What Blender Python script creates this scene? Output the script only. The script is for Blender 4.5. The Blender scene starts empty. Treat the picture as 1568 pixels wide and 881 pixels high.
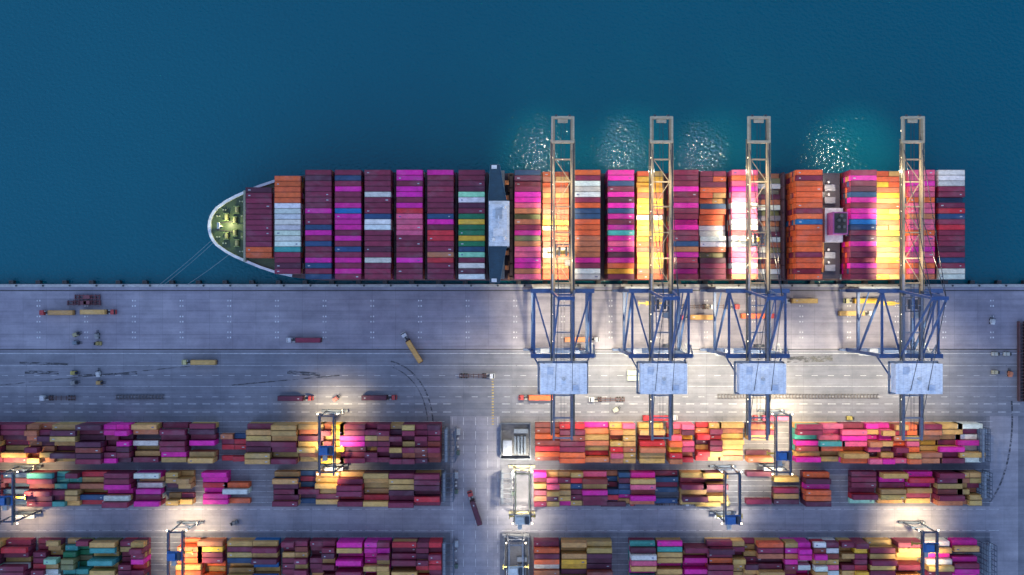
import bpy, math, random
from mathutils import Vector, Matrix
random.seed(7)
R = random.Random(11)
CAMZ = 500.0
K0 = 3.1
def site(u, v, z=0.0):
    """image pixel coordinates (3.1 pixels per metre on the quay level) -> metres on site at height z"""
    s = K0*CAMZ/(CAMZ-z)
    return (u-784.0)/s, (440.5-v)/s
def lin(c):
    return tuple(((x/255)/12.92 if x/255<=0.04045 else ((x/255+0.055)/1.055)**2.4) for x in c)
TINT=(0.85,0.92,1.15)
def alb(c):
    g=sum(c)/3; c=[g+(x-g)*0.95 for x in c]
    l=lin([max(0,x) for x in c]); return tuple(min(0.85,a/t) for a,t in zip(l,TINT))
PAL = {
 'M':alb((128,34,72)),'D':alb((90,32,64)),'P':alb((222,22,172)),'O':alb((238,98,50)),'B':alb((32,70,122)),
 'W':alb((214,220,228)),'G':alb((20,120,84)),'L':alb((150,220,200)),'Y':alb((244,176,46)),'K':alb((228,90,140)),
 'N':alb((186,112,80)),'R':alb((200,38,58)),'C':alb((10,110,190)),'T':alb((196,156,94)),'Q':alb((60,160,165)),
 'E':alb((120,122,84)),'S':alb((130,130,140)),'F':alb((140,60,54)),'X':None,
}
# ------------------------------------------------------------------ scene / world
sc = bpy.context.scene
w = bpy.data.worlds.new("World"); sc.world = w; w.use_nodes = True
nt = w.node_tree; bg = nt.nodes['Background']
sky = nt.nodes.new('ShaderNodeTexSky'); sky.sky_type='NISHITA'; sky.sun_disc=False
sky.sun_elevation=math.radians(42); sky.sun_rotation=math.radians(-150); sky.ozone_density=6.0; sky.dust_density=0.2; sky.air_density=1.0
nt.links.new(sky.outputs[0], bg.inputs[0]); bg.inputs[1].default_value=0.26
sc.view_settings.view_transform='Standard'; sc.view_settings.look='None'; sc.view_settings.exposure=0
sd = bpy.data.lights.new("sun",'SUN'); sd.energy=0.5; sd.angle=math.radians(120); sd.color=(1.0,0.93,0.88)
so = bpy.data.objects.new("sun",sd); sc.collection.objects.link(so); so.rotation_euler=(math.radians(25),math.radians(-18),0)
cd = bpy.data.cameras.new("camera"); cam=bpy.data.objects.new("camera",cd); sc.collection.objects.link(cam)
cam.location=(0,0,CAMZ); cd.sensor_width=36; cd.lens=36*CAMZ/(1568/K0); cd.clip_end=8000; cd.clip_start=1; sc.camera=cam

# ------------------------------------------------------------------ materials
def newmat(name):
    m=bpy.data.materials.new(name); m.use_nodes=True; return m, m.node_tree, m.node_tree.nodes['Principled BSDF']
def mixrgb(t,bt,fac,a,b):
    n=t.nodes.new('ShaderNodeMix'); n.data_type='RGBA'; n.blend_type=bt
    for s,v in ((0,fac),(6,a),(7,b)):
        if isinstance(v,(int,float)): n.inputs[s].default_value=v
        elif isinstance(v,tuple): n.inputs[s].default_value=(*v,1) if len(v)==3 else v
        else: t.links.new(v,n.inputs[s])
    return n.outputs[2]
def ramp(t,src,p0,c0,p1,c1):
    r=t.nodes.new('ShaderNodeValToRGB'); e=r.color_ramp.elements
    e[0].position=p0; e[0].color=(*c0,1); e[1].position=p1; e[1].color=(*c1,1)
    t.links.new(src,r.inputs[0]); return r.outputs[0]
def coords(t,scale):
    g=t.nodes.new('ShaderNodeNewGeometry'); m=t.nodes.new('ShaderNodeMapping'); m.inputs['Scale'].default_value=scale
    t.links.new(g.outputs['Position'],m.inputs[0]); return m.outputs[0]
def noise(t,scale,detail=4,vec=(1,1,1),rough=0.6):
    n=t.nodes.new('ShaderNodeTexNoise'); n.inputs['Scale'].default_value=scale; n.inputs['Detail'].default_value=detail
    n.inputs['Roughness'].default_value=rough
    t.links.new(coords(t,vec),n.inputs['Vector']); return n.outputs['Fac']

def paint_mat(name,rough=0.5,dirt=0.35,corr=False):
    m,t,b=newmat(name)
    a=t.nodes.new('ShaderNodeAttribute'); a.attribute_name='Col'
    n1=noise(t,0.35,5); f1=ramp(t,n1,0.3,(1-dirt,)*3,0.7,(1.1,1.1,1.1))
    c=mixrgb(t,'MULTIPLY',1.0,a.outputs['Color'],f1)
    n2=noise(t,1.6,4,(0.4,1.6,1)); f2=ramp(t,n2,0.35,(0.78,0.76,0.74),0.55,(1.05,1.05,1.05))
    c=mixrgb(t,'MULTIPLY',0.8,c,f2)
    if corr:   # rust and sun-bleached patches
        n4=noise(t,0.9,6,(0.7,1.2,1),0.75); c=mixrgb(t,'MIX',ramp(t,n4,0.62,(0,0,0),0.78,(0.5,0.5,0.5)),c,(0.10,0.05,0.035))
        n5=noise(t,0.12,3,(1,1.7,1)); c=mixrgb(t,'MIX',ramp(t,n5,0.5,(0,0,0),0.75,(0.16,0.16,0.16)),c,(0.35,0.33,0.34))
    t.links.new(c,b.inputs['Base Color']); b.inputs['Roughness'].default_value=rough
    if corr:
        wv=t.nodes.new('ShaderNodeTexWave'); wv.inputs['Scale'].default_value=0.55; wv.bands_direction='X'
        t.links.new(coords(t,(1,1,1)),wv.inputs['Vector'])
        bp=t.nodes.new('ShaderNodeBump'); bp.inputs['Strength'].default_value=0.35; bp.inputs['Distance'].default_value=0.06
        t.links.new(wv.outputs['Fac'],bp.inputs['Height']); t.links.new(bp.outputs[0],b.inputs['Normal'])
        f3=ramp(t,wv.outputs['Fac'],0.0,(0.9,)*3,0.6,(1.04,)*3)
        c=mixrgb(t,'MULTIPLY',1.0,c,f3); t.links.new(c,b.inputs['Base Color'])
    return m
PAINT=paint_mat("painted_steel",0.45,0.22)
CONT=paint_mat("container_paint",0.55,0.22,True)
GLOW,t_,b_=newmat("lamp_glow")
b_.inputs['Base Color'].default_value=(1,0.9,0.7,1); b_.inputs['Emission Color'].default_value=(1,0.84,0.55,1); b_.inputs['Emission Strength'].default_value=16

def ground_mat(name,col,col2,slab=(12,6),joint=0.12,streak=0.35,patch=0.3):
    m,t,b=newmat(name)
    br=t.nodes.new('ShaderNodeTexBrick'); br.offset=0.0; br.inputs['Scale'].default_value=1.0
    br.inputs['Brick Width'].default_value=slab[0]; br.inputs['Row Height'].default_value=slab[1]
    br.inputs['Mortar Size'].default_value=joint; br.inputs['Mortar Smooth'].default_value=0.2; br.inputs['Bias'].default_value=0
    br.inputs['Color1'].default_value=(0.92,0.92,0.93,1); br.inputs['Color2'].default_value=(1.05,1.04,1.04,1)
    br.inputs['Mortar'].default_value=(0.76,0.76,0.78,1)
    t.links.new(coords(t,(1,1,1)),br.inputs['Vector'])
    n0=noise(t,0.02,6,(1,1.6,1),0.55)
    c=mixrgb(t,'MIX',ramp(t,n0,0.38,(0,0,0),0.62,(1,1,1)),col,col2)
    c=mixrgb(t,'MULTIPLY',1.0,c,br.outputs['Color'])
    n1=noise(t,0.5,5,(0.03,1.0,1)); c=mixrgb(t,'MULTIPLY',streak,c,ramp(t,n1,0.35,(0.62,0.63,0.66),0.62,(1.12,1.12,1.12)))
    n2=noise(t,0.12,8,(1,1,1),0.7); c=mixrgb(t,'MULTIPLY',patch,c,ramp(t,n2,0.36,(0.55,0.55,0.57),0.6,(1.12,1.11,1.10)))
    n3=noise(t,1.5,6,(1,1,1),0.8); c=mixrgb(t,'MULTIPLY',0.22,c,ramp(t,n3,0.3,(0.7,)*3,0.7,(1.2,)*3))
    t.links.new(c,b.inputs['Base Color']); b.inputs['Roughness'].default_value=0.8
    return m
APRON=ground_mat("apron_concrete",(0.26,0.24,0.29),(0.34,0.32,0.365),(11.5,5.8),0.10,0.4,0.4)
ROAD=ground_mat("road_asphalt",(0.185,0.19,0.225),(0.245,0.245,0.275),(24,7.5),0.10,0.55,0.4)
YARD=ground_mat("yard_concrete",(0.15,0.155,0.185),(0.23,0.225,0.25),(13,8),0.12,0.3,0.5)
LANE=ground_mat("light_concrete",(0.275,0.265,0.305),(0.355,0.335,0.365),(9,9),0.08,0.35,0.4)
def flat_mat(name,col,rough=0.8,var=0.3,sc_=1.0):
    m,t,b=newmat(name); n=noise(t,sc_,5)
    c=mixrgb(t,'MULTIPLY',1.0,col,ramp(t,n,0.3,(1-var,)*3,0.7,(1+var*0.4,)*3))
    t.links.new(c,b.inputs['Base Color']); b.inputs['Roughness'].default_value=rough; return m
WHITE=flat_mat("road_marking_white",(0.70,0.70,0.72),0.7,0.5,0.6)
YELLOW=flat_mat("road_marking_yellow",(0.55,0.40,0.12),0.7,0.5,0.8)
STEEL=flat_mat("rail_steel",(0.06,0.06,0.07),0.5,0.4,0.5)
def stain_mat():
    m,t,b=newmat("oil_stain"); 
    b.inputs['Base Color'].default_value=(0.045,0.047,0.055,1); b.inputs['Roughness'].default_value=0.45
    n=noise(t,0.45,6,(0.6,1.5,1),0.7)
    r=ramp(t,n,0.42,(0,0,0),0.6,(0.9,0.9,0.9)); 
    t.links.new(r,b.inputs['Alpha']); return m
STAIN=stain_mat()
# water
WATER,t,b=newmat("sea_water")
n0=noise(t,0.004,4); c=mixrgb(t,'MIX',ramp(t,n0,0.35,(0,0,0),0.65,(1,1,1)),(0.0004,0.104,0.142),(0.0005,0.120,0.158))
n9=noise(t,0.9,5,(1,1.4,1),0.8); c=mixrgb(t,'MULTIPLY',0.22,c,ramp(t,n9,0.3,(0.8,)*3,0.7,(1.16,)*3))
t.links.new(c,b.inputs['Base Color']); b.inputs['Roughness'].default_value=0.085; b.inputs['IOR'].default_value=1.33
h1=noise(t,0.55,1,(1,1.25,1),0.5)
bp=t.nodes.new('ShaderNodeBump'); bp.inputs['Strength'].default_value=1.0; bp.inputs['Distance'].default_value=0.40
t.links.new(h1,bp.inputs['Height']); t.links.new(bp.outputs[0],b.inputs['Normal'])

# ------------------------------------------------------------------ mesh builder
class MB:
    def __init__(s): s.v=[]; s.f=[]; s.c=[]; s.m=[]
    def quad(s,pts,col,mi=0):
        n=len(s.v); s.v+= [tuple(p) for p in pts]; s.f.append(tuple(range(n,n+len(pts)))); s.c.append(col); s.m.append(mi)
    def box(s,x0,x1,y0,y1,z0,z1,col,mi=0):
        n=len(s.v)
        s.v+=[(x0,y0,z0),(x1,y0,z0),(x1,y1,z0),(x0,y1,z0),(x0,y0,z1),(x1,y0,z1),(x1,y1,z1),(x0,y1,z1)]
        for f in ((0,3,2,1),(4,5,6,7),(0,1,5,4),(1,2,6,5),(2,3,7,6),(3,0,4,7)):
            s.f.append(tuple(n+i for i in f)); s.c.append(col); s.m.append(mi)
    def cbox(s,x,y,z,lx,ly,lz,col,mi=0): s.box(x-lx/2,x+lx/2,y-ly/2,y+ly/2,z-lz/2,z+lz/2,col,mi)
    def beam(s,p,q,w_,h_,col,mi=0):
        p=Vector(p); q=Vector(q); d=(q-p).normalized()
        up=Vector((0,0,1)) if abs(d.z)<0.95 else Vector((0,1,0))
        a=d.cross(up).normalized(); b=a.cross(d).normalized()
        n=len(s.v)
        for o in (p,q):
            for sa,sb in ((-1,-1),(1,-1),(1,1),(-1,1)): s.v.append(tuple(o+a*sa*w_/2+b*sb*h_/2))
        for f in ((0,1,2,3),(7,6,5,4),(0,4,5,1),(1,5,6,2),(2,6,7,3),(3,7,4,0)):
            s.f.append(tuple(n+i for i in f)); s.c.append(col); s.m.append(mi)
    def cyl(s,c,axis,r,L,col,n=10,mi=0,r2=None):
        c=Vector(c); d=Vector(axis).normalized(); up=Vector((0,0,1)) if abs(d.z)<0.9 else Vector((1,0,0))
        a=d.cross(up).normalized(); b=a.cross(d); k=len(s.v); r2=r if r2 is None else r2
        for e,rr in ((-L/2,r),(L/2,r2)):
            for i in range(n):
                th=2*math.pi*i/n; s.v.append(tuple(c+d*e+a*math.cos(th)*rr+b*math.sin(th)*rr))
        for i in range(n):
            j=(i+1)%n; s.f.append((k+i,k+j,k+n+j,k+n+i)); s.c.append(col); s.m.append(mi)
        s.f.append(tuple(k+i for i in range(n))[::-1]); s.c.append(col); s.m.append(mi)
        s.f.append(tuple(k+n+i for i in range(n))); s.c.append(col); s.m.append(mi)
    def container(s,x0,y0,z0,L,col,W=2.40,H=2.55,top=True):
        k=R.uniform(0.78,1.14); col=tuple(min(0.9,c*k*R.uniform(0.92,1.08)) for c in col)
        x0+=R.uniform(-0.06,0.06)
        x1=x0+L; y1=y0+W; z1=z0+H
        n=len(s.v); e=0.16; d=0.07
        s.v+=[(x0,y0,z0),(x1,y0,z0),(x1,y1,z0),(x0,y1,z0),(x0,y0,z1),(x1,y0,z1),(x1,y1,z1),(x0,y1,z1),
              (x0+e,y0+e,z1),(x1-e,y0+e,z1),(x1-e,y1-e,z1),(x0+e,y1-e,z1),
              (x0+e,y0+e,z1-d),(x1-e,y0+e,z1-d),(x1-e,y1-e,z1-d),(x0+e,y1-e,z1-d)]
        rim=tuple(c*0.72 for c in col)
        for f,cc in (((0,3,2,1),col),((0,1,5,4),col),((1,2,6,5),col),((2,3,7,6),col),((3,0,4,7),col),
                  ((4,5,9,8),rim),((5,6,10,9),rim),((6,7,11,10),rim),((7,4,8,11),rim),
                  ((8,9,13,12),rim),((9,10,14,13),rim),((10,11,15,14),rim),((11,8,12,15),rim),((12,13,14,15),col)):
            s.f.append(tuple(n+i for i in f)); s.c.append(cc); s.m.append(0)
        if top:
            g=tuple(c*0.45 for c in col)
            for cx in (x0+0.1,x1-0.1):
                for cy in (y0+0.1,y1-0.1): s.cbox(cx,cy,z1+0.01,0.22,0.22,0.06,g)
            if R.random()<0.25:
                xx=x0+R.choice([1.2,L-2.4]); wcol=(0.5,0.5,0.52) if sum(col)<1.2 else (0.1,0.1,0.25)
                s.box(xx,xx+R.uniform(0.7,1.3),y0+0.9,y0+1.35,z1-d+0.004,z1-d+0.015,wcol)
    def make(s,name,mats,parent=None,loc=None,rot=0):
        me=bpy.data.meshes.new(name); me.from_pydata(s.v,[],s.f)
        for m in mats: me.materials.append(m)
        me.polygons.foreach_set('material_index',s.m)
        at=me.attributes.new('Col','FLOAT_COLOR','CORNER'); buf=[]
        for f,c in zip(s.f,s.c):
            for _ in f: buf+= [c[0],c[1],c[2],1.0]
        at.data.foreach_set('color',buf); me.update()
        o=bpy.data.objects.new(name,me); sc.collection.objects.link(o)
        if loc: o.location=loc
        o.rotation_euler[2]=rot
        if parent: o.parent=parent
        return o
def empty(name,loc=(0,0,0),rot=0):
    o=bpy.data.objects.new(name,None); o.location=loc; o.rotation_euler[2]=rot; o.empty_display_size=2
    sc.collection.objects.link(o); return o
WARM=(1.0,0.80,0.47); SODIUM=(1.0,0.72,0.36); COOL=(1.0,0.92,0.72)
def lamp(x,y,z,p,col=WARM,parent=None,r=0.5,spot=None,aim=None,name="flood_light",blend=0.7):
    l=bpy.data.lights.new(name,'SPOT' if spot else 'POINT'); l.energy=p; l.color=col; l.shadow_soft_size=r
    o=bpy.data.objects.new(name,l); sc.collection.objects.link(o); o.location=(x,y,z)
    if spot:
        l.spot_size=math.radians(spot); l.spot_blend=blend
        if aim: o.rotation_euler=Vector(aim).to_track_quat('-Z','Y').to_euler()
    if parent: o.parent=parent
    return o
def sheet(name,x0,x1,y0,y1,z,mat):
    m=MB(); m.quad([(x0,y0,z),(x1,y0,z),(x1,y1,z),(x0,y1,z)],(1,1,1)); return m.make(name,[mat])

# ------------------------------------------------------------------ ground, quay, water
QE=1.6
sheet("sea_water",-3500,3500,-50,4500,-3.5,WATER)
sheet("ground",-3500,3500,-3500,QE-1.4,0.0,YARD)
sheet("quay_apron",-1500,1500,-31.2,QE-1.4,0.012,APRON)
sheet("service_road",-1500,1500,-63.5,-31.2,0.012,ROAD)
for (a,b) in ((-30.5,-6),(236,250)):
    sheet("cross_road",a,b,-400,-63.5,0.016,LANE)
for (a,b) in ((-900,-30.5),(-6,236)):
    sheet("yard_lane",a,b,-121,-108,0.016,LANE)
q=MB()
cc=(0.42,0.41,0.40)
q.box(-1500,1500,QE-1.4,QE,-8,0.16,cc)
q.box(-1500,1500,QE,QE+0.12,-2.2,-0.3,(0.25,0.24,0.24))
fx=-340.0
while fx<340:
    q.box(fx-1.1,fx+1.1,QE+0.1,QE+1.7,-3.0,-0.25,(0.03,0.032,0.035)); q.cyl((fx-0.5,QE+1.2,-0.7),(0,1,0),0.55,1.2,(0.02,0.02,0.02))
    q.box(fx-0.9,fx+0.9,QE+1.7,QE+1.95,-3.2,0.1,(0.05,0.06,0.07))
    q.cyl((fx+3,QE-0.7,0.4),(0,0,1),0.3,0.5,(0.05,0.05,0.05)); q.cyl((fx+3,QE-0.7,0.75),(0,0,1),0.5,0.2,(0.05,0.05,0.05))
    fx+=13.2
q.make("quay_wall",[PAINT])
rl=MB()
for yy in (-1.5,-30.6):
    rl.box(-1500,1500,yy-0.28,yy+0.28,0.015,0.03,(0,)*3); rl.box(-1500,1500,yy-0.05,yy+0.05,0.03,0.10,(0,)*3)
rl.make("crane_rail",[STEEL])
mk=MB()
for u in list(range(-80,1600,73)):
    X=site(u+66,0)[0]
    for k in range(9):
        y=-6.5-k*2.6
        if k%3==2: continue
        mk.box(X-0.9,X-0.35,y-0.35,y+0.35,0.02,0.026,(1,)*3); mk.box(X+0.35,X+0.9,y-0.35,y+0.35,0.02,0.026,(1,)*3)
def dashed(y,x0,x1,d,g,w_=0.15):
    x=x0
    while x<x1: mk.box(x,x+d,y-w_/2,y+w_/2,0.02,0.026,(1,)*3); x+=d+g
for y in (-32.6,): dashed(y,-300,300,600,1,0.2)
for y in (-38.6,-48.8): dashed(y,-300,300,60,0.5,0.12)
for y in (-43.5,-54): dashed(y,-300,300,3,5,0.15)
for y in (-57.5,-61.5): dashed(y,-300,-31,4,3,0.22); dashed(y,-5,300,4,3,0.22)
for x in (-29.5,-24,-18,-12,-7): 
    for y0 in range(-64,-200,-7): mk.box(x-0.08,x+0.08,y0-4,y0,0.02,0.026,(1,)*3)
for y in (-109.5,-120): dashed(y,-300,-31,5,1.5,0.16); dashed(y,-5,236,5,1.5,0.16)
for (yt,nr) in ((-66.3,7),(-90.0,6),(-123.4,7)):      # container slot outlines
    for r in range(nr+1): dashed(yt-r*2.72+0.14,-285,-35,12.2,0.4,0.1); dashed(yt-r*2.72+0.14,11,230,12.2,0.4,0.1)
mk.make("road_markings",[WHITE])
ym=MB()
for i in range(18):
    ym.box(-9.5-0.5,-9.5+0.5,-44-i*1.4,-43.4-i*1.4,0.02,0.026,(1,)*3)
ym.make("yellow_road_markings",[YELLOW])
def strip(name,pts,wd,mat=STAIN,z=0.03):
    m=MB()
    P=[Vector((*site(u,v),0)) for u,v in pts]
    for i in range(len(P)-1):
        a,b=P[i],P[i+1]; d=(b-a).normalized(); n=Vector((-d.y,d.x,0))
        m.quad([(a-n*wd/2)+Vector((0,0,z)),(b-n*wd/2)+Vector((0,0,z)),(b+n*wd/2)+Vector((0,0,z)),(a+n*wd/2)+Vector((0,0,z))],(1,1,1))
    return m.make(name,[mat])
def arc(cx,cy,rx,ry,a0,a1,n=14): return [(cx+rx*math.cos(math.radians(a0+(a1-a0)*i/n)),cy-ry*math.sin(math.radians(a0+(a1-a0)*i/n))) for i in range(n+1)]
strip("tyre_mark",arc(585,650,78,98,80,-5),0.7,z=0.03); strip("tyre_mark",arc(583,652,72,92,75,-5),0.5,z=0.034)
strip("tyre_mark",arc(1480,640,70,150,10,-60),0.9,z=0.03)
strip("oil_stain",[(440,570),(490,574)],1.8); strip("oil_stain",[(30,556),(105,558)],1.2); strip("oil_stain",[(38,570),(90,571)],1.6)
strip("oil_stain",[(1205,551),(1275,549)],3.2); strip("oil_stain",[(120,575),(210,572)],1.0); strip("oil_stain",[(355,590),(520,575)],0.6)
strip("tyre_mark",[(0,590),(300,560)],0.4,z=0.038)

# ------------------------------------------------------------------ container ship
ship=empty("container_ship",(0,0,0)); CY=29.3; BOW=-146.0; STERN=212.0
TB=[(0,0.0),(0.25,2.6),(1,5.0),(2.2,7.2),(4,9.4),(8.5,12.6),(13,15.0),(18,17.2),(25,20.1),(32,22.4),(40,24.3),(48,25.4),(56,25.9),(1000,25.9)]
def hb(t,tab=TB):
    for i in range(len(tab)-1):
        if t<=tab[i+1][0]:
            a,b=tab[i],tab[i+1]; return a[1]+(b[1]-a[1])*(t-a[0])/(b[0]-a[0])
    return tab[-1][1]
def ztop(t): return 13.2 if t<34 else max(10.0,13.2-(t-34)*0.32)
hull=MB()
ts=[0,0.25,1,2.2,4,6,8.5,13,18,25,32,34,37,40,44,48,56,70,110,160,220,280,320,345,STERN-BOW]
def ring(t):
    out=[]
    for lv,(zf,raks,nar) in enumerate(((-6,9,0.30),(0,6,0.5),(0.5,3,0.78),(1,0,1))):
        z=-6 if lv==0 else (-2 if lv==1 else (ztop(t)*0.5 if lv==2 else ztop(t)))
        f=min(1,t/75.0); x=BOW+t+raks*(1-f)
        h=hb(t)*(nar+(1-nar)*f)
        if t>320: h*=1-0.0006*(t-320)
        out.append((x,h,z))
    return out
navy=(0.025,0.03,0.05); red=(0.25,0.04,0.04)
for i in range(len(ts)-1):
    a,b=ring(ts[i]),ring(ts[i+1])
    for l in range(3):
        col=red if l==0 else navy
        for sgn in (1,-1):
            p=[(a[l][0],CY+sgn*a[l][1],a[l][2]),(b[l][0],CY+sgn*b[l][1],b[l][2]),(b[l+1][0],CY+sgn*b[l+1][1],b[l+1][2]),(a[l+1][0],CY+sgn*a[l+1][1],a[l+1][2])]
            hull.quad(p if sgn<0 else p[::-1],col)
    dk=(0.06,0.10,0.045) if ts[i]<34 else (0.10,0.05,0.05)
    hull.quad([(a[3][0],CY-a[3][1],a[3][2]),(b[3][0],CY-b[3][1],b[3][2]),(b[3][0],CY+b[3][1],b[3][2]),(a[3][0],CY+a[3][1],a[3][2])],dk)
    if ts[i]<40:  # bulwark
        for sgn in (1,-1):
            def ins(t,wd):
                e=0.3; h0=hb(max(0,t-e)); h1=hb(t+e); n=Vector((-(h1-h0),2*e)).normalized()
                return BOW+t-n.x*wd, max(0,hb(t)-n.y*wd)
            z0=ztop(ts[i]); z1=ztop(ts[i+1]); wd=1.25
            ax,ah=ins(ts[i],wd); bx,bh=ins(ts[i+1],wd)
            if ts[i]==0: ax,ah=BOW+1.5,0
            A=(a[3][0],CY+sgn*a[3][1]); B=(b[3][0],CY+sgn*b[3][1]); C=(bx,CY+sgn*bh); D=(ax,CY+sgn*ah); H=1.4; wc=(0.68,0.70,0.74)
            hull.quad([(*A,z0+H),(*B,z1+H),(*C,z1+H),(*D,z0+H)],wc)
            hull.quad([(*A,z0),(*B,z1),(*B,z1+H),(*A,z0+H)],wc)
            hull.quad([(*D,z0),(*C,z1),(*C,z1+H),(*D,z0+H)],wc)
a=ring(ts[-1]); hull.quad([(p[0],CY-p[1],p[2]) for p in a]+[(p[0],CY+p[1],p[2]) for p in a[::-1]],navy)
hull.make("hull",[PAINT],ship)
fd=MB(); gr=(0.14,0.20,0.08); yl=(0.5,0.45,0.2); y2=(0.30,0.30,0.14)
for sx in (1,-1):
    for k,(x,y) in enumerate(((-137,4.5),(-132,8),(-133,3))):
        fd.cyl((x,CY+sx*y,14.3),(0,1,0),0.9,2.6,y2,12); fd.box(x-1.3,x+1.3,CY+sx*y-1.8,CY+sx*y-1.4,13.2,15.2,gr); fd.box(x-1.3,x+1.3,CY+sx*y+1.4,CY+sx*y+1.8,13.2,15.2,gr)
    fd.beam((-142,CY+sx*1.5,13.5),(-134,CY+sx*2.5,13.5),0.5,0.4,(0.05,0.05,0.05))
    for x,y in ((-138,8),(-130,12),(-141,5),(-129,5)):
        for d in (-0.6,0.6): fd.cyl((x+d,CY+sx*y,13.8),(0,0,1),0.35,1.2,(0.35,0.4,0.28),8)
fd.cyl((-139,CY,17.5),(0,0,1),0.35,8,(0.6,0.6,0.5),8); fd.box(-139.6,-138.4,CY-1.5,CY+1.5,20.8,21.1,(0.6,0.6,0.5))
fd.box(-128.2,-127.2,CY-17,CY+17,13.2,17.0,(0.25,0.28,0.22))
fd.make("forecastle_gear",[PAINT,GLOW],ship)
lamp(-136.5,CY+1,19,4200,(1,0.95,0.45),ship)
BAYS=[
 (-119.0,14.2,4,'XXXDMMMMMMMMMMOOXXXX'),
 (-104.9,11.4,6,'XOOOOOWWWWWWWWQMMDMX'),
 (-90.1,11,7,'MDMMMMMPMMBPMBMMPBMB'),
 (-76.3,11,7,'MBMPMMPCPPPMPMBMPMPM'),
 (-62.5,11,7,'MMMMWMMMBWWMMMDMWMMM'),
 (-47.7,11,7,'PPMPPMPRKKKKMMMMPMMM'),
 (-33.3,11,7,'PMMMMMMMBPMRRMMNRMMM'),
 (-18.8,11,7,'MMMDLWDMGYGGYGBLMWDW'),
 (7.3,11,7,'BDMMPPKNENMPENKKPPNK'),
 (20.6,11,5,'ONONTOONTYWOONWWNTOO'),
 (35.0,11,7,'OMWWWMOBBOOONNNNPMWW'),
 (50.8,11,7,'PPBMPDPBPMPQPKPDPOYM'),
 (65.0,11,5,'OYYYNYYYWYYYYONYYYNO'),
 (80.7,11,7,'MMMPMMPMMPPMMBNPKMPM'),
 (94.6,11,5,'MMMOOOBOOOWWWWNEDMMM'),
 (108.3,11,7,'KOKPKKWKKWWRWWKKKWKN'),
 (122.2,11,2,'NEWSDNWESNSDWNESDNWS'),
 (138.4,11,7,'OMOOOOOMOCOOOOOMOOMO'),
 (163.6,11,7,'MPMDBPMPPCBMDPMMMPMM'),
 (177.2,11,5,'OOYNYTOYYOTYEYNTYONY'),
 (190.6,11,7,'KKPKKOKKNKKOKKPKKOKN'),
 (204.6,11,7,'WWWMMBMRBMRMMMDMBMWW')]
st=MB(); lash=MB(); lg=(0.10,0.055,0.06)
for bi,(xc,zb,n,rows) in enumerate(BAYS):
    ytop=CY+25.5
    for r,ch in enumerate(rows):
        if ch=='X': continue
        y0=ytop-(r+1)*2.55+0.075
        nn=n
        if n==7 and R.random()<0.06 and bi>7: nn=6
        if n in(5,2): nn=n+R.choice([0,0,0,-1])
        for k in range(nn):
            last=k==nn-1
            cch = ch if last or R.random()<0.45 else R.choice('MMMDPOBNRTW' if bi!=17 else 'OOONM')
            z0=zb+k*2.6
            if bi in (9,12,14,19) and R.random()<0.35:
                st.container(xc-6.1,y0,z0,6.05,PAL[cch],top=last); st.container(xc+0.05,y0,z0,6.05,PAL[R.choice([cch,'O','T'])],top=last)
            else: st.container(xc-6.1,y0,z0,12.19,PAL[cch],top=last)
    yh=ytop-(len(rows)-len(rows.lstrip('X')))*2.55; yl_=CY-25.5+(len(rows)-len(rows.rstrip('X')))*2.55
    lash.box(xc-6.3,xc+6.3,yl_+0.3,yh-0.3,9.9 if zb<12 else 13.0,zb-0.05,(0.12,0.05,0.05))
    xl=xc+6.85
    for y in [yl_+0.4+i*(yh-yl_-0.8)/8 for i in range(9)]: lash.box(xl-0.35,xl+0.35,y-0.15,y+0.15,10,zb+8,lg)
    for zz in (zb+2.6,zb+5.3,zb+8): lash.box(xl-0.45,xl+0.45,yl_,yh,zz-0.1,zz,lg)
st.make("deck_containers",[CONT],ship); lash.make("lashing_bridges",[PAINT],ship)
# bridge
br=MB(); wh=(0.66,0.70,0.74); tl=(0.012,0.05,0.085)
br.box(-10.6,-1.2,CY-10.3,CY+10.3,10,37.5,wh); br.box(-10.2,-3.5,CY-25,CY-10.3,10,30,(0.12,0.14,0.16)); br.box(-10.2,-3.5,CY+10.3,CY+25,10,30,(0.12,0.14,0.16))
for s in (1,-1):
    y0=CY+s*10.3; y1=CY+s*27.2
    ring_=[(-10.9,y0),(-2.4,y0),(-4.4,CY+s*20),(-5.6,y1),(-10.0,y1)]
    z=33.5
    br.quad([(x,y,z+1.3) for x,y in ring_],tl); br.quad([(x,y,z-1.6) for x,y in ring_],tl)
    for i in range(5):
        a_,b_2=ring_[i],ring_[(i+1)%5]; br.quad([(*a_,z-1.6),(*b_2,z-1.6),(*b_2,z+1.3),(*a_,z+1.3)],(0.5,0.55,0.6))
        br.beam((*a_,z+1.5),(*b_2,z+1.5),0.1,0.3,(0.1,0.2,0.25))
    br.box(-9.4,-7.0,y1-s*1.2-0.8,y1-s*1.2+0.8,34.8,35.9,wh)
br.box(-9.8,-2.2,CY-8.6,CY+8.6,37.5,40.2,(0.66,0.71,0.76)); br.box(-11.0,-10.6,CY-10,CY+10,34,36.4,(0.02,0.03,0.04))
br.box(-8.5,-4.0,CY-6,CY-2.5,40.2,41.1,(0.75,)*3); br.box(-7.5,-4.5,CY+2,CY+6.5,40.2,41.0,(0.35,0.4,0.45))
br.cyl((-6,CY,44),(0,0,1),0.35,8,wh,8); br.box(-6.3,-5.7,CY-3,CY+3,45.5,45.8,wh); br.box(-6.2,-5.8,CY-2,CY+2,47,47.2,wh)
for x,y in ((-3.5,CY+7),(-8.6,CY-7.5),(-3.4,CY-7)): br.cyl((x,y,41.2),(0,0,1),0.9,1.8,(0.8,)*3,12,r2=0.4)
for y in range(-24,25,6): br.box(-1.2,0.3,CY+y-0.3,CY+y+0.3,10,20,lg); br.box(-2,-1,CY+y-1.5,CY+y+1.5,10,14,(0.3,0.12,0.05))
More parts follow.
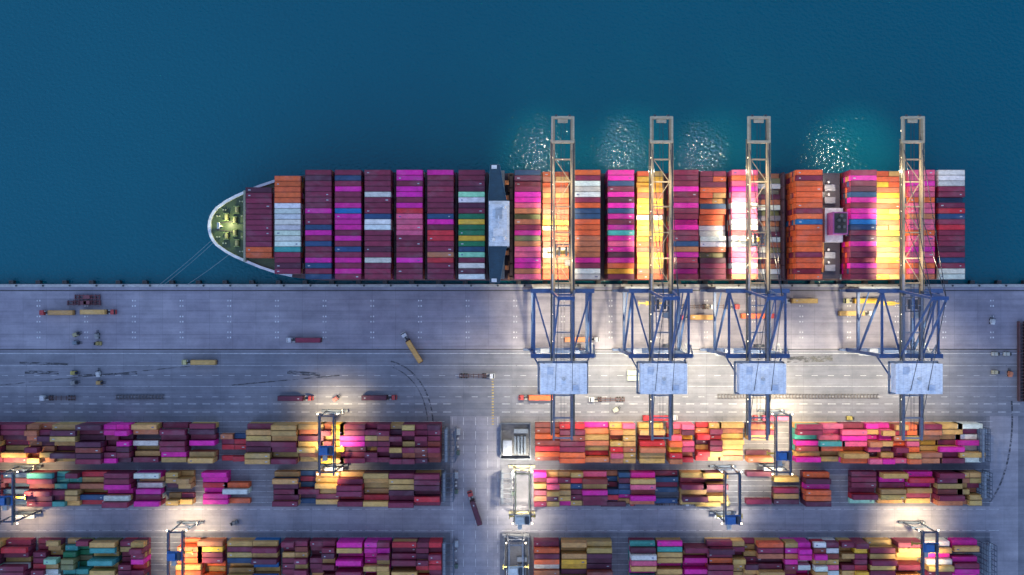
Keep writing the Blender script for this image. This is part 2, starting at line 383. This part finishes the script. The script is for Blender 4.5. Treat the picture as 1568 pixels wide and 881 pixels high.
br.box(-1.1,0.4,CY-25,CY+25,19.8,20,(0.25,0.12,0.06))
for y in (-13,13,20,-20): br.box(-3.3,-1.5,CY+y-1,CY+y+1,22,24.5,(0.6,0.2,0.05))
br.make("bridge_superstructure",[PAINT],ship)
fn=MB()
fn.box(146.3,155.8,CY-25,CY+25,10,19,(0.07,0.06,0.07)); fn.box(146.8,155.3,CY-8,CY+8,19,25,(0.5,0.52,0.56))
fn.box(147.8,154.6,CY-4.8,CY+5.5,25,34,(0.42,0.10,0.30)); fn.box(148.4,154.0,CY-4.2,CY+4.9,34,34.5,(0.03,0.03,0.03))
for x,y in ((150,1.5),(152.4,1.5),(150,-1.5),(152.4,-1.5),(151.2,3.6)): fn.cyl((x,CY+y,35),(0,0,1),0.7,2.6,(0.08,0.08,0.09),12)
for y in (-20,-14,12,18): fn.box(148,153,CY+y-1.5,CY+y+1.5,19,21,(0.22,0.23,0.26)); fn.cyl((150,CY+y+2.6,19.8),(0,0,1),0.6,1.6,(0.6,)*3,8)
fn.box(147,148,CY-22,CY-8,19,19.8,(0.6,0.25,0.05))
fn.make("funnel_casing",[PAINT,GLOW],ship)
lamp(150,CY+17,30,6000,(1,0.9,0.7),ship); lamp(150,CY-15,28,3000,(1,0.9,0.7),ship)
def mooring(p,q):
    m=MB(); P=Vector(p); Q=Vector(q); prev=P
    for i in range(1,9):
        f=i/8; c=P.lerp(Q,f)-Vector((0,0,1.6*math.sin(math.pi*f))); m.beam(prev,c,0.14,0.14,(0.18,0.25,0.27)); prev=c
    m.make("mooring_line",[PAINT])
bx,by=site(243,432); mooring((-143.5,CY-6,14),(bx,0.9,0.7)); bx,by=site(285,432)
mooring((-136,CY-13.6,14),(bx,0.9,0.7)); mooring((-142.5,CY-7,14),(site(250,0)[0],0.9,0.7))

# ------------------------------------------------------------------ ship-to-shore cranes
BL=(0.045,0.095,0.23); TN=(0.36,0.285,0.18); DK=(0.04,0.045,0.06); TT=(0.50,0.41,0.27)  # TN puts the warm lamplight on the seaward boom into its paint
def sts(X,trolleyY,spz,lampscale=1.0,sea=1.0):
    e=empty("ship_to_shore_crane",(X,0,0)); f=MB(); WY=-1.5; LY=-30.6; HX=13.0
    for Y in (WY,LY):
        f.box(-HX-1,HX+1,Y-0.9,Y+0.9,2.4,4.4,BL)
        for sx in (-1,1):
            for k in range(4):
                x=sx*HX+(k-1.5)*2.1; f.box(x-0.9,x+0.9,Y-0.5,Y+0.5,0.6,1.9,BL); f.cyl((x-0.45,Y,0.45),(0,1,0),0.35,0.4,DK); f.cyl((x+0.45,Y,0.45),(0,1,0),0.35,0.4,DK)
            f.box(sx*HX-3.4,sx*HX+3.4,Y-0.6,Y+0.6,1.8,2.5,BL)
            f.beam((sx*HX,Y,4.2),(sx*HX,Y,17),1.7,1.7,BL); f.beam((sx*HX,Y,17),(sx*(HX-0.8),Y,47),1.4,1.4,BL)
        f.box(-HX,HX,Y-0.75,Y+0.75,15.6,17.6,BL)
        f.box(-HX-1.2,HX+1.2,Y-0.95,Y+0.95,45.6,48.0,BL)
    for sx in (-1,1):
        f.beam((sx*HX,WY,16.6),(sx*HX,LY,16.6),1.2,1.7,BL)
        f.beam((sx*12.6,WY,46.6),(sx*12.6,LY,46.6),0.9,1.2,BL)
        f.beam((sx*HX,LY,17.2),(sx*12.6,WY-1,45.8),0.9,0.9,BL)
        f.beam((sx*HX,LY+14,16.8),(sx*12.8,WY,31),0.5,0.5,BL)
        f.beam((sx*12.3,WY-1,47),(sx*4.6,LY+1,47),0.7,0.7,BL)
        f.beam((sx*HX,LY,40),(sx*6,LY-14,47.6),0.6,0.6,BL)
        f.beam((sx*5.2,WY,47.8),(sx*3.0,WY-3,78),1.0,1.0,BL); f.beam((sx*3.0,WY-3,78),(sx*4.8,LY,48),0.75,0.75,BL)
        f.beam((sx*4.3,WY-1.6,62),(sx*3.9,WY-17,61.5),0.4,0.4,BL)
        for Y in (31,61): f.beam((sx*3.0,WY-3,77.5),(sx*4.0,Y,50.2),0.22,0.3,DK)
        f.beam((sx*3.0,WY-3,77.5),(sx*4.0,-58,50.2),0.22,0.3,DK)
    f.box(-3.6,3.6,WY-3.8,WY-2.2,77.2,78.6,BL); f.box(-4.4,4.4,WY-2.1,WY-1.3,61.5,62.5,BL)
    for k in range(7):
        z=4+k*6; s=1 if k%2 else -1
        f.beam((HX+1.6,LY+2-s*2.2,z),(HX+1.6,LY+2+s*2.2,z+6),0.7,0.12,(0.3,0.32,0.35)); f.box(HX+1.1,HX+2.1,LY+2+s*2.2-0.5,LY+2+s*2.2+0.5,z+5.9,z+6.1,(0.3,0.32,0.35))
    f.box(HX-3.2,HX-1.6,LY-0.9,LY+0.9,4.4,45,(0.12,0.18,0.30))
    for sy in (1,-1):
        f.box(-HX,HX,(WY if sy>0 else LY)+sy*1.0,(WY if sy>0 else LY)+sy*1.9,17.2,17.3,(0.2,0.22,0.26))
    f.cyl((7.6,LY+3,19),(0,1,0),2.6,1.2,DK,18); f.cyl((7.6,LY+3,19),(0,1,0),1.0,1.5,BL,12)
    f.box(-9,-5,LY-0.5,LY+1.6,18,21,(0.5,0.52,0.56))
    f.make("portal_frame",[PAINT],e)
    b=MB(); Z0,Z1=48.0,50.0
    for sx in (-1,1):
        b.box(sx*4.0-0.45,sx*4.0+0.45,-68,-4,Z0+0.05,Z1,(0.15,0.17,0.22)); b.box(sx*4.0-0.45,sx*4.0+0.45,-3.6,75.5,Z0,Z1,TN)
        b.box(sx*4.0-sx*0.45-0.15,sx*4.0-sx*0.45+0.15,-66,74,Z0-0.3,Z0,DK)
        x=sx*5.0; b.box(x-0.4,x+0.4,-66,66,Z0+0.2,Z0+0.28,(0.13,0.12,0.11))
        for xx in (x+sx*0.4,): b.box(xx-0.04,xx+0.04,-66,66,Z1-0.85,Z1-0.77,(0.5,0.42,0.2))
        y=-66
        while y<66: b.box(x+sx*0.4-0.04,x+sx*0.4+0.04,y,y+0.08,Z0+0.2,Z1-0.8,(0.5,0.42,0.2)); y+=2.4
        b.beam((sx*4,75.4,49),(sx*2.4,76.6,49.2),0.7,1.6,TN)
        b.box(sx*4.7-0.4,sx*4.7+0.4,64.5,76,49.3,50.4,TT)
    ys=[-67,-58,-48,-33,-20,-8,2,13,24.5,36,47,57]
    for y in ys: b.box(-3.55,3.55,y-0.3,y+0.3,Z0+1.0,Z1-0.2,TN if y>-4 else (0.2,0.22,0.27))
    for i in range(6,len(ys)-1):
        s=1 if i%2 else -1; b.beam((-3.5*s,ys[i],Z1-0.5),(3.5*s,ys[i+1],Z1-0.5),0.28,0.28,TN)
    for y in (64.8,75.6): b.box(-4.9,4.9,y-0.55,y+0.55,48.3,50.3,TT)
    b.box(-2.2,2.2,73.4,74.9,48.5,49.6,(0.5,0.42,0.28)); b.cyl((-3,76.4,50),(1,0,0),0.5,1,DK); b.cyl((3,76.4,50),(1,0,0),0.5,1,DK)
    for x in (-0.9,-0.5,0.5,0.9): b.box(x-0.05,x+0.05,-64,74,49.3,49.4,DK)
    b.box(-4.9,-4.3,-2,6,50,51.5,(0.3,0.3,0.32)); b.cyl((4,-2.4,50.2),(1,0,0),1.0,1.0,DK,12); b.cyl((-4,-2.4,50.2),(1,0,0),1.0,1.0,DK,12)
    for y in (-60,-50,-24,-12,10,22,34,46,58,70):     # floodlights hung under the girders
        for sx in (-1,1): b.box(sx*4.3-0.15,sx*4.3+0.15,y-0.25,y+0.25,47.45,47.65,(1,1,1),1)
    b.make("boom",[PAINT,GLOW],e)
    h=MB(); hw=(0.70,0.75,0.85)
    h.box(-10,10,-46.4,-33.6,50.3,56.6,hw); h.box(-10.25,10.25,-46.65,-33.35,56.6,56.85,(0.82,0.83,0.86))
    for x in range(-9,10,2): h.box(x-0.06,x+0.06,-46.4,-33.6,56.85,56.95,(0.62,0.68,0.78))
    h.box(-7,-4.4,-37,-34.6,56.85,57.5,(0.5,0.55,0.65)); h.box(4,6.5,-45,-42.5,56.85,57.6,(0.5,0.55,0.65)); h.cyl((0,-40,57.3),(0,0,1),0.8,0.9,(0.5,)*3,12)
    for y in (-46.9,-33.1): h.box(-11,11,y-0.5,y+0.5,50.2,50.3,(0.2,0.22,0.26))
    for x in (-10.8,10.8): h.box(x-0.45,x+0.45,-47,-33,50.2,50.3,(0.2,0.22,0.26)); 
    h.box(-9,-8,-33.6,-33.5,51,53.2,DK); 
    h.box(-4.5,4.5,-47.2,-32.8,50.0,50.35,BL)
    h.make("machinery_house",[PAINT],e)
    t_=MB(); y=trolleyY
    t_.box(-3.4,3.4,y-3.4,y-2.8,48.2,49,(0.12,0.13,0.16)); t_.box(-3.4,3.4,y+2.8,y+3.4,48.2,49,(0.12,0.13,0.16))
    for sx in (-1,1): t_.box(sx*3.1-0.3,sx*3.1+0.3,y-3.4,y+3.4,48.2,49.2,(0.12,0.13,0.16)); t_.box(sx*1.6-0.5,sx*1.6+0.5,y-2.2,y+2.2,49,50.1,DK)
    t_.box(1.2,3.4,y-6.2,y-3.6,45,47.8,(0.5,0.52,0.5)); t_.box(1.4,3.2,y-6.25,y-6.2,45.4,47.2,DK)
    for sx in (-2,2):
        for sy in (-0.9,0.9): t_.box(sx-0.05,sx+0.05,y+sy-0.05,y+sy+0.05,spz+1.3,48.2,DK)
    t_.box(-3,3,y-1,y+1,spz+0.7,spz+1.3,(0.5,0.32,0.05)); t_.box(-6.1,6.1,y-0.35,y+0.35,spz,spz+0.55,(0.5,0.32,0.05))
    for sx in (-6.1,6.1): t_.box(sx-0.2,sx+0.2,y-1.2,y+1.2,spz,spz+0.45,(0.5,0.32,0.05))
    t_.make("trolley_and_spreader",[PAINT],e)
    L=lampscale
    lamp(-7,71.5,46.5,52000*sea,(1.0,0.93,0.72),e,r=0.5,spot=66,blend=1,aim=(0,-0.12,-1))
    lamp(-6.3,52,46.5,9000*L,COOL,e,r=0.6)
    for y,p in ((36,46),(22,56),(8,40)): lamp(-2,y,46.0,p*1300*L,(1,0.88,0.64),e,spot=72,r=0.8,blend=1)
    lamp(-8,-10,44,72000*L,(1,0.87,0.58),e,spot=92,r=1,blend=1); lamp(8,-24,44,64000*L,(1,0.87,0.58),e,spot=92,r=1,blend=1)
    for x in (-11,11): lamp(x,-35,42,120000*L,(1,0.88,0.60),e,spot=94,aim=(x*0.03,-0.30,-1),r=1,blend=1)
    lamp(0,-58,46,50000*L,(1,0.88,0.60),e,spot=105,r=1,blend=1)
    lamp(0,-5,76,26000,(1,0.96,0.9),e,spot=55,aim=(0,-35,-20),r=0.6,blend=1)
    lamp(0,45,58,7500*L,(1,0.80,0.5),e,r=1); lamp(0,12,58,7500*L,(1,0.80,0.5),e,r=1)
    return e
sts(22.6,16,36,1.0,0.9); sts(66.5,-7.5,18,1.0,1.0); sts(109.8,21.8,38,1.15,0.8); sts(178.3,-7.5,20,1.1,1.4)

# ------------------------------------------------------------------ yard container blocks
def block(y_far,rows,segs,seed):
    rr=random.Random(seed)
    def pick(p):
        q_=rr.random()
        if q_<0.10: return rr.choice('MMD')
        if q_<0.17: return rr.choice('TTNF')
        c=rr.choice(p)
        if c=='O' and rr.random()<0.3: c=rr.choice('NRK')
        if c=='Y' and rr.random()<0.5: c='T'
        return c
    for (u0,u1,pal,hmin,hmax,fill) in segs:
        x0=(u0-784)/3.17; x1=(u1-784)/3.17; n=max(1,round((x1-x0)/12.6)); pitch=(x1-x0)/n
        for i in range(n):
            m=MB(); xs=x0+i*pitch; base=rr.uniform(hmin,hmax); 
            dom=pick(pal); twenty=rr.random()<0.28; any_=False
            for r in range(rows):
                y1=y_far-r*2.72; 
                if rr.random()>fill: continue
                parts=[(xs,12.19)] if not twenty else [(xs,6.05),(xs+6.15,6.05)]
                for (xa,L) in parts:
                    h=int(round(max(1,min(5,base+rr.choice([-2,-1,0,0,0,1]))))) 
                    cprev=dom if rr.random()<0.6 else pick(pal)
                    for k in range(h):
                        if rr.random()<0.4: cprev=pick(pal+dom+dom)
                        m.container(xa,y1-2.44,0.03+k*2.62,L,PAL[cprev],top=(k==h-1)); any_=True
            if any_: m.make("container_stack",[CONT])
A=-66.3; B=-90.0; C=-123.4; Dd=-147
block(A,7,[(-160,0,'MTTDNB',3,5,1),(0,40,'MMTTD',2,4,1),(40,118,'TTMTMN',3,4,1),(118,158,'MMMDM',5,5,1),(158,200,'PMPDP',3,4,1),(200,330,'TMBMPTWDMP',2,3,.92),
 (332,370,'MPRB',1,1,.45),(376,456,'MTMMMT',4,5,1),(456,520,'TTYNTYM',3,4,1),(520,558,'PPMM',4,4,1),(558,674,'MMMMMDT',4,5,1)],1)
block(B,6,[(-160,0,'MTTDNB',3,4,1),(0,40,'BMMOK',2,3,1),(40,118,'MMDQMT',3,4,1),(118,158,'TMRMB',2,3,1),(158,250,'PPMTPPW',3,4,1),(250,300,'TMTD',2,3,.9),(305,370,'RKOPW',1,2,.7),
 (416,480,'TMBTM',2,3,1),(480,516,'TTMT',2,3,1),(516,674,'MMTRMMDT',4,5,1)],2)
block(C,7,[(-160,0,'WTLMT',3,4,1),(0,92,'WTTLMRW',3,4,1),(92,180,'TQETTG',3,4,1),(180,238,'PBMTR',3,4,1),(268,330,'TOTTYN',3,4,1),(345,384,'TBTM',3,3,1),(384,430,'MTBC',3,4,.95),(430,515,'MMTM',3,4,1),(515,600,'PMPTM',4,4,1),(600,674,'MMRMT',4,5,1)],3)
block(A,7,[(820,895,'OMNOOR',3,4,1),(895,935,'PROTK',3,3,1),(935,1070,'TORTYNK',3,4,1),(1070,1140,'TTTRN',2,4,1),(1148,1200,'TTNTY',2,3,.9),(1222,1290,'WPOKQT',3,3,1),(1290,1370,'KPTKPO',4,5,1),(1370,1440,'OTYNKO',3,4,1),(1440,1502,'TTWPM',2,4,1)],4)
block(B,6,[(818,1003,'MPTMBRPMKT',3,4,1),(1003,1040,'DDMB',1,2,.7),(1045,1110,'TTMTN',3,4,1),(1148,1232,'DDMRT',1,2,.6),(1235,1290,'WWTOPM',3,4,1),(1310,1440,'MTPLMTPR',2,4,.97),(1440,1500,'TTNTM',3,3,1)],5)
block(C,7,[(818,860,'OYWRO',3,4,1),(860,938,'YTTYTY',3,4,1),(966,1050,'WPTPKTQ',3,4,1),(1050,1085,'TMP',2,3,.9),(1085,1200,'MTTOMD',3,4,1),(1203,1290,'PRTWKP',4,4,1),(1290,1420,'TRMMTY',3,4,1),(1420,1512,'TWMTP',2,4,.95)],6)
for (u0,u1) in ((-160,674),(818,1510)): block(Dd,6,[(u0,u1,'MTTPBMRTO',2,4,.97)],u0+9)

# ------------------------------------------------------------------ RTG cranes
def rtg(X,yn,ys_,col,tY,tcol,pw=1.0,lcol=WARM,H=23.0):
    e=empty("rubber_tyred_gantry_crane",(X,0,0)); g=MB(); hx=4.2
    for Y in (yn,ys_):
        g.box(-6.5,6.5,Y-0.55,Y+0.55,1.7,2.8,col)
        for x in (-5.4,-3.4,3.4,5.4): g.cyl((x,Y,0.85),(0,1,0),0.8,0.7,DK,12)
        for sx in (-1,1): g.beam((sx*hx,Y,2.6),(sx*3.2,Y,H),0.6,0.6,col); 
        g.beam((-hx,Y,12),(hx,Y,12),0.4,0.5,col); g.box(-3.2,3.2,Y-0.3,Y+0.3,H-0.9,H-0.1,col)
        g.beam((-hx,Y,3),(hx*0.9,Y,12),0.3,0.3,col)
    for sx in (-1,1):
        g.box(sx*3.2-0.3,sx*3.2+0.3,ys_-1.2,yn+1.2,H-0.05,H+1.6,col); g.box(sx*4.0-0.25,sx*4.0+0.25,ys_,yn,H+0.4,H+0.5,(0.07,0.07,0.08))
        for k in range(11):
            y=ys_+(yn-ys_)*k/10; g.box(sx*4.25-0.05,sx*4.25+0.05,y,y+0.1,H+0.5,H+1.6,(0.5,0.42,0.1))
        for Y in (yn+0.9,ys_-0.9): g.box(sx*4.6-0.25,sx*4.6+0.25,Y-0.25,Y+0.25,H-0.8,H-0.5,(1,1,1),1)
    g.box(-4.5,4.5,ys_-2.4,ys_-0.7,3,5.4,(0.45,0.47,0.5)); g.box(hx-0.2,hx+0.4,yn-1,yn+1,2.8,6,(0.4,)*3)
    g.make("gantry_frame",[PAINT,GLOW],e)
    t=MB(); t.box(-3.6,3.6,tY-2.2,tY+2.2,H+1.6,H+2.2,tcol); t.box(-3.0,0.8,tY-1.8,tY+1.6,H+2.2,H+4.2,tcol); t.cyl((2.2,tY,H+3),(0,1,0),0.9,3.4,DK,12)
    t.box(-2.2,-0.2,tY-5.2,tY-2.8,H-2.6,H-0.2,(0.5,0.52,0.5))
    for sx in (-1.5,1.5):
        for sy in (-0.8,0.8): t.box(sx-0.05,sx+0.05,tY+sy-0.05,tY+sy+0.05,18.2,H+1.6,DK)
    t.box(-6.05,6.05,tY-0.4,tY+0.4,17.4,18,(0.5,0.35,0.05)); 
    for sx in (-6,6): t.box(sx-0.2,sx+0.2,tY-1.2,tY+1.2,17.4,17.9,(0.5,0.35,0.05))
    t.make("trolley",[PAINT],e)
    for sx in (-1,1):
        lamp(sx*5.2,yn+1.4,H-6,22000*pw,lcol,e,r=0.4,spot=122,blend=1); lamp(sx*5.0,(yn+ys_)/2,H-1.5,20000*pw,lcol,e,r=0.4,spot=105,blend=1)
    lamp(0,ys_-1.5,H-6,20000*pw,lcol,e,r=0.4,spot=122,blend=1)
yc=(0.45,0.38,0.20); bc=(0.03,0.13,0.36); rc=(0.045,0.07,0.12)
sX=lambda u:(u-784)/3.26
rtg(sX(500),-60.6,-87.2,rc,-76.5,bc,1.0)
rtg(sX(1200),-60.6,-87.2,rc,-79,bc,1.2)
rtg(sX(800),-87.9,-110.5,yc,-109,(0.6,0.6,0.56),1.1,COOL)
rtg(sX(1122),-87.9,-110.5,rc,-109,bc,0.9,COOL)
rtg(sX(268),-115.5,-143,rc,-126,bc,1.1)
rtg(sX(1425),-115.5,-143,rc,-122,bc,1.1)
rtg(sX(8),-87.9,-110.5,rc,-100,bc,0.9,SODIUM)
rtg(sX(790),-121.5,-148,(0.3,0.3,0.32),-133,(0.62,0.64,0.62),0.15,COOL)

# ------------------------------------------------------------------ reefer racks at block ends
def rack(u,v0,v1,w_,name="reefer_rack"):
    x,y0=site(u,v0,5); _,y1=site(u,v1,5); m=MB(); c=(0.09,0.11,0.15)
    n=7
    for i in range(n):
        y=y0+(y1-y0)*i/(n-1)
        for sx in (-1,1): m.box(sx*w_/2-0.12,sx*w_/2+0.12,y-0.12,y+0.12,0,10.6,c)
        m.box(-w_/2,w_/2,y-0.1,y+0.1,10.4,10.6,c)
    for z in (2.7,5.3,7.9,10.5):
        for sx in (-1,1): m.box(sx*w_/2-0.15,sx*w_/2+0.15,y1,y0,z,z+0.15,c)
        m.box(-w_/2+0.2,-w_/2+1.2,y1,y0,z,z+0.06,(0.2,0.22,0.25))
    m.box(w_/2+0.3,w_/2+2.0,y0-4,y0-1,0,2.3,(0.45,0.47,0.5)); m.box(w_/2+0.3,w_/2+1.8,y1+2,y1+4,0,2.0,(0.1,0.15,0.12))
    for yy in (y0-6,y1+6): m.box(w_/2+0.5,w_/2+1.3,yy-0.4,yy+0.4,0,1.6,(0.6,0.6,0.6))
    m.make(name,[PAINT],None,(x,0,0))
rack(690,655,705,5); rack(687,722,765,5); rack(687,828,880,5)
rack(775,722,768,5); rack(1502,655,705,4); rack(1505,722,760,4); rack(1512,832,880,4)
def substation(u,v0,v1,u1,col):
    x0,y0=site(u,v0,4); x1,y1=site(u1,v1,4); m=MB(); c=(0.14,0.16,0.2)
    m.box(x0,x1,y1,y0,0,0.4,(0.13,0.13,0.15))
    for x in (x0,x1): m.box(x-0.2,x+0.2,y1,y0,0,4.5,c)
    for y in (y0,y1): m.box(x0,x1,y-0.2,y+0.2,0,4.5,c)
    m.box(x0+1.2,x0+5.2,y1+2,y1+9,0.4,5.2,col); m.box(x0+1,x0+5.4,y1+1.8,y1+9.2,5.2,5.4,tuple(k*1.1 for k in col))
    for i in range(4): m.box(x0+6.5+i*1.6,x0+7.5+i*1.6,y1+2,y1+11,0.4,3.2,(0.12,0.15,0.2)) if x0+7.5+i*1.6<x1 else None
    m.box(x0+6.4,x1-1,y1+12.4,y1+14.5,0.4,3,(0.2,0.23,0.28))
    m.make("substation_building",[PAINT])
substation(767,649,703,812,(0.33,0.35,0.40)); substation(772,822,900,810,(0.5,0.52,0.56))

# ------------------------------------------------------------------ trucks
def truck(u,v,ang,cab,load,z=0,name="container_truck"):
    x,y=site(u,v,2); e=empty(name,(x,y,0.03),math.radians(ang))
    t=MB()
    t.box(2.9,8.6,-0.45,0.45,0.75,1.05,DK)
    v_=[(6.4,-1.22),(8.55,-1.22),(8.9,-1.0),(8.9,1.0),(8.55,1.22),(6.4,1.22)]
    t.quad([(a,b,2.1) for a,b in v_],cab); t.quad([(a,b,0.7) for a,b in v_],cab)
    for i in range(6): a,b=v_[i],v_[(i+1)%6]; t.quad([(*a,0.7),(*b,0.7),(*b,2.1),(*a,2.1)],cab)
    rf=[(6.5,-1.1),(8.1,-1.08),(8.1,1.08),(6.5,1.1)]; lo=[(6.4,-1.22),(8.6,-1.15),(8.6,1.15),(6.4,1.22)]
    t.quad([(a,b,3.0) for a,b in rf],cab)
    for i in range(4): t.quad([(*lo[i],2.1),(*lo[(i+1)%4],2.1),(*rf[(i+1)%4],3.0),(*rf[i],3.0)],(0.02,0.03,0.04) if i==1 else cab)
    t.box(5.6,6.2,-1.0,-0.4,0.7,2.8,(0.3,)*3); t.box(4.6,6.0,0.6,1.15,0.6,1.2,(0.4,)*3)
    for xx in (7.8,4.3,3.1):
        for yy in (-1.0,1.0): t.cyl((xx,yy,0.5),(0,1,0),0.5,0.4,(0.015,)*3,12)
    t.make("tractor_cab",[PAINT],e)
    c=MB(); cc=(0.10,0.04,0.035)
    for yy in (-0.5,0.5): c.box(-8.6,4.6,yy-0.12,yy+0.12,1.1,1.4,cc)
    for xx in (-8.4,-6.5,-4,-1.5,1,3.2,4.5): c.box(xx-0.15,xx+0.15,-1.15,1.15,1.15,1.35,cc)
    for xx in (-7.6,-6.3,-5.0):
        for yy in (-0.95,0.95): c.cyl((xx,yy,0.5),(0,1,0),0.5,0.45,(0.015,)*3,12)
    c.make("trailer_chassis",[PAINT],e)
    if load: k=MB(); k.container(-8.2,-1.2,1.42,12.19,PAL[load]); k.make("container",[CONT],e)
rd=(0.45,0.05,0.05); ww=(0.6,0.6,0.62)
for a in [(88,479,180,rd,'T'),(150,478,0,rd,'T'),(466,521,180,ww,'M'),(631,533,122,ww,'T'),(306,555,180,yl,'T'),(730,576,0,ww,None),(822,609,180,rd,'O'),
 (452,610,0,rd,'D'),(580,609,0,rd,'D'),(88,610,180,ww,None),(727,779,108,rd,'D'),(945,771,0,rd,'D'),(1030,771,0,ww,None),(1068,486,180,rd,'T'),(1068,470,0,ww,None),
 (1320,461,180,yl,'Y'),(1310,480,0,ww,'T'),(1160,484,0,rd,'O'),(890,520,0,ww,'N'),(930,612,180,ww,None),(1180,640,180,rd,'K'),(1105,470,0,rd,None),(1225,461,180,ww,'T'),(1010,640,0,ww,'R'),(1090,771,0,yl,'T')]:
    truck(*a)
def hatchrow(u0,u1,v,name="chassis_row"):
    x0,y=site(u0,v); x1,_=site(u1,v); m=MB(); x=x0
    while x<x1:
        for yy in (-0.9,0.9): m.box(x,x+1.5,y+yy-0.12,y+yy+0.12,0.5,0.8,(0.1,0.09,0.1))
        m.box(x+0.2,x+0.5,y-1.1,y+1.1,0.45,0.85,(0.12,0.1,0.1)); m.cyl((x+0.9,y+0.9,0.4),(0,1,0),0.38,0.4,DK,8); m.cyl((x+0.9,y-0.9,0.4),(0,1,0),0.38,0.4,DK,8)
        x+=1.6
    m.make(name,[PAINT])
hatchrow(178,252,608); hatchrow(1098,1345,607)
def spreaders(u,v,n,col,w_=12.0,name="spreader_rack"):
    x,y=site(u,v); m=MB()
    for i in range(n):
        yy=y-i*2.7
        for d in (-0.7,0.7): m.box(x-w_/2,x+w_/2,yy+d-0.2,yy+d+0.2,0.5,1.2,col)
        for k in range(7): m.box(x-w_/2+k*w_/6-0.2,x-w_/2+k*w_/6+0.2,yy-1.2,yy+1.2,0.3,1.3,col)
        m.box(x-1.5,x+1.5,yy-0.9,yy+0.9,1.2,2.1,tuple(c*1.5 for c in col))
    m.make(name,[PAINT])
spreaders(135,455,2,(0.14,0.04,0.05)); spreaders(130,464,1,(0.10,0.03,0.04),16)
def forklift(u,v,ang,col,name="forklift"):
    x,y=site(u,v); m=MB(); m.box(-1.6,1.2,-0.9,0.9,0.4,1.3,col); m.box(-1.6,-0.6,-0.85,0.85,1.3,1.8,col)
    for xx in (-0.6,0.7):
        for yy in (-0.7,0.7): m.box(xx-0.06,xx+0.06,yy-0.06,yy+0.06,1.3,2.5,DK)
    m.box(-0.7,0.8,-0.8,0.8,2.5,2.6,tuple(c*0.8 for c in col)); m.box(1.2,1.4,-0.7,0.7,0.2,3.2,DK)
    for yy in (-0.4,0.4): m.box(1.4,2.7,yy-0.1,yy+0.1,0.2,0.3,DK)
    for xx in (-1.0,0.8):
        for yy in (-0.9,0.9): m.cyl((xx,yy,0.4),(0,1,0),0.4,0.35,(0.015,)*3,10)
    m.make(name,[PAINT],None,(x,y,0.03),math.radians(ang))
for a in [(118,512,20,(0.4,0.35,0.2)),(150,514,90,(0.3,0.3,0.3)),(118,525,0,(0.2,0.25,0.3)),(152,526,180,(0.4,0.3,0.1)),(115,571,0,(0.5,0.4,0.1)),(152,572,90,(0.6,0.6,0.6)),(154,586,0,(0.5,0.3,0.1)),
  (115,586,10,(0.3,0.3,0.3)),(515,610,40,(0.5,0.1,0.1)),(943,627,30,(0.6,0.6,0.5)),(1522,542,0,(0.5,0.5,0.45)),(1540,542,0,(0.5,0.5,0.45)),(1522,570,0,(0.5,0.45,0.3)),(1545,572,90,(0.6,0.2,0.1)),(1518,492,90,(0.7,0.7,0.7)),
  (360,800,200,(0.2,0.2,0.2)),(1300,640,0,(0.5,0.4,0.1))]: forklift(*a)
def hatch_lattice(u,v0,v1):
    x,y0=site(u,v0); _,y1=site(u,v1); m=MB(); y=y1
    for sx in (-1.4,1.4): m.box(x+sx-0.2,x+sx+0.2,y1,y0,0.2,2.6,(0.13,0.06,0.06))
    while y<y0: m.box(x-1.4,x+1.4,y-0.12,y+0.12,0.3,2.5,(0.13,0.06,0.06)); y+=1.6
    m.make("lifting_beam",[PAINT])
hatch_lattice(1562,492,614)
m=MB(); x,y=site(970,571,2); m.container(x-3,y-1.2,0.05,6.05,(0.5,0.52,0.45)); m.container(x-3,y-3.9,0.05,6.05,(0.45,0.47,0.42)); m.make("site_office",[CONT])
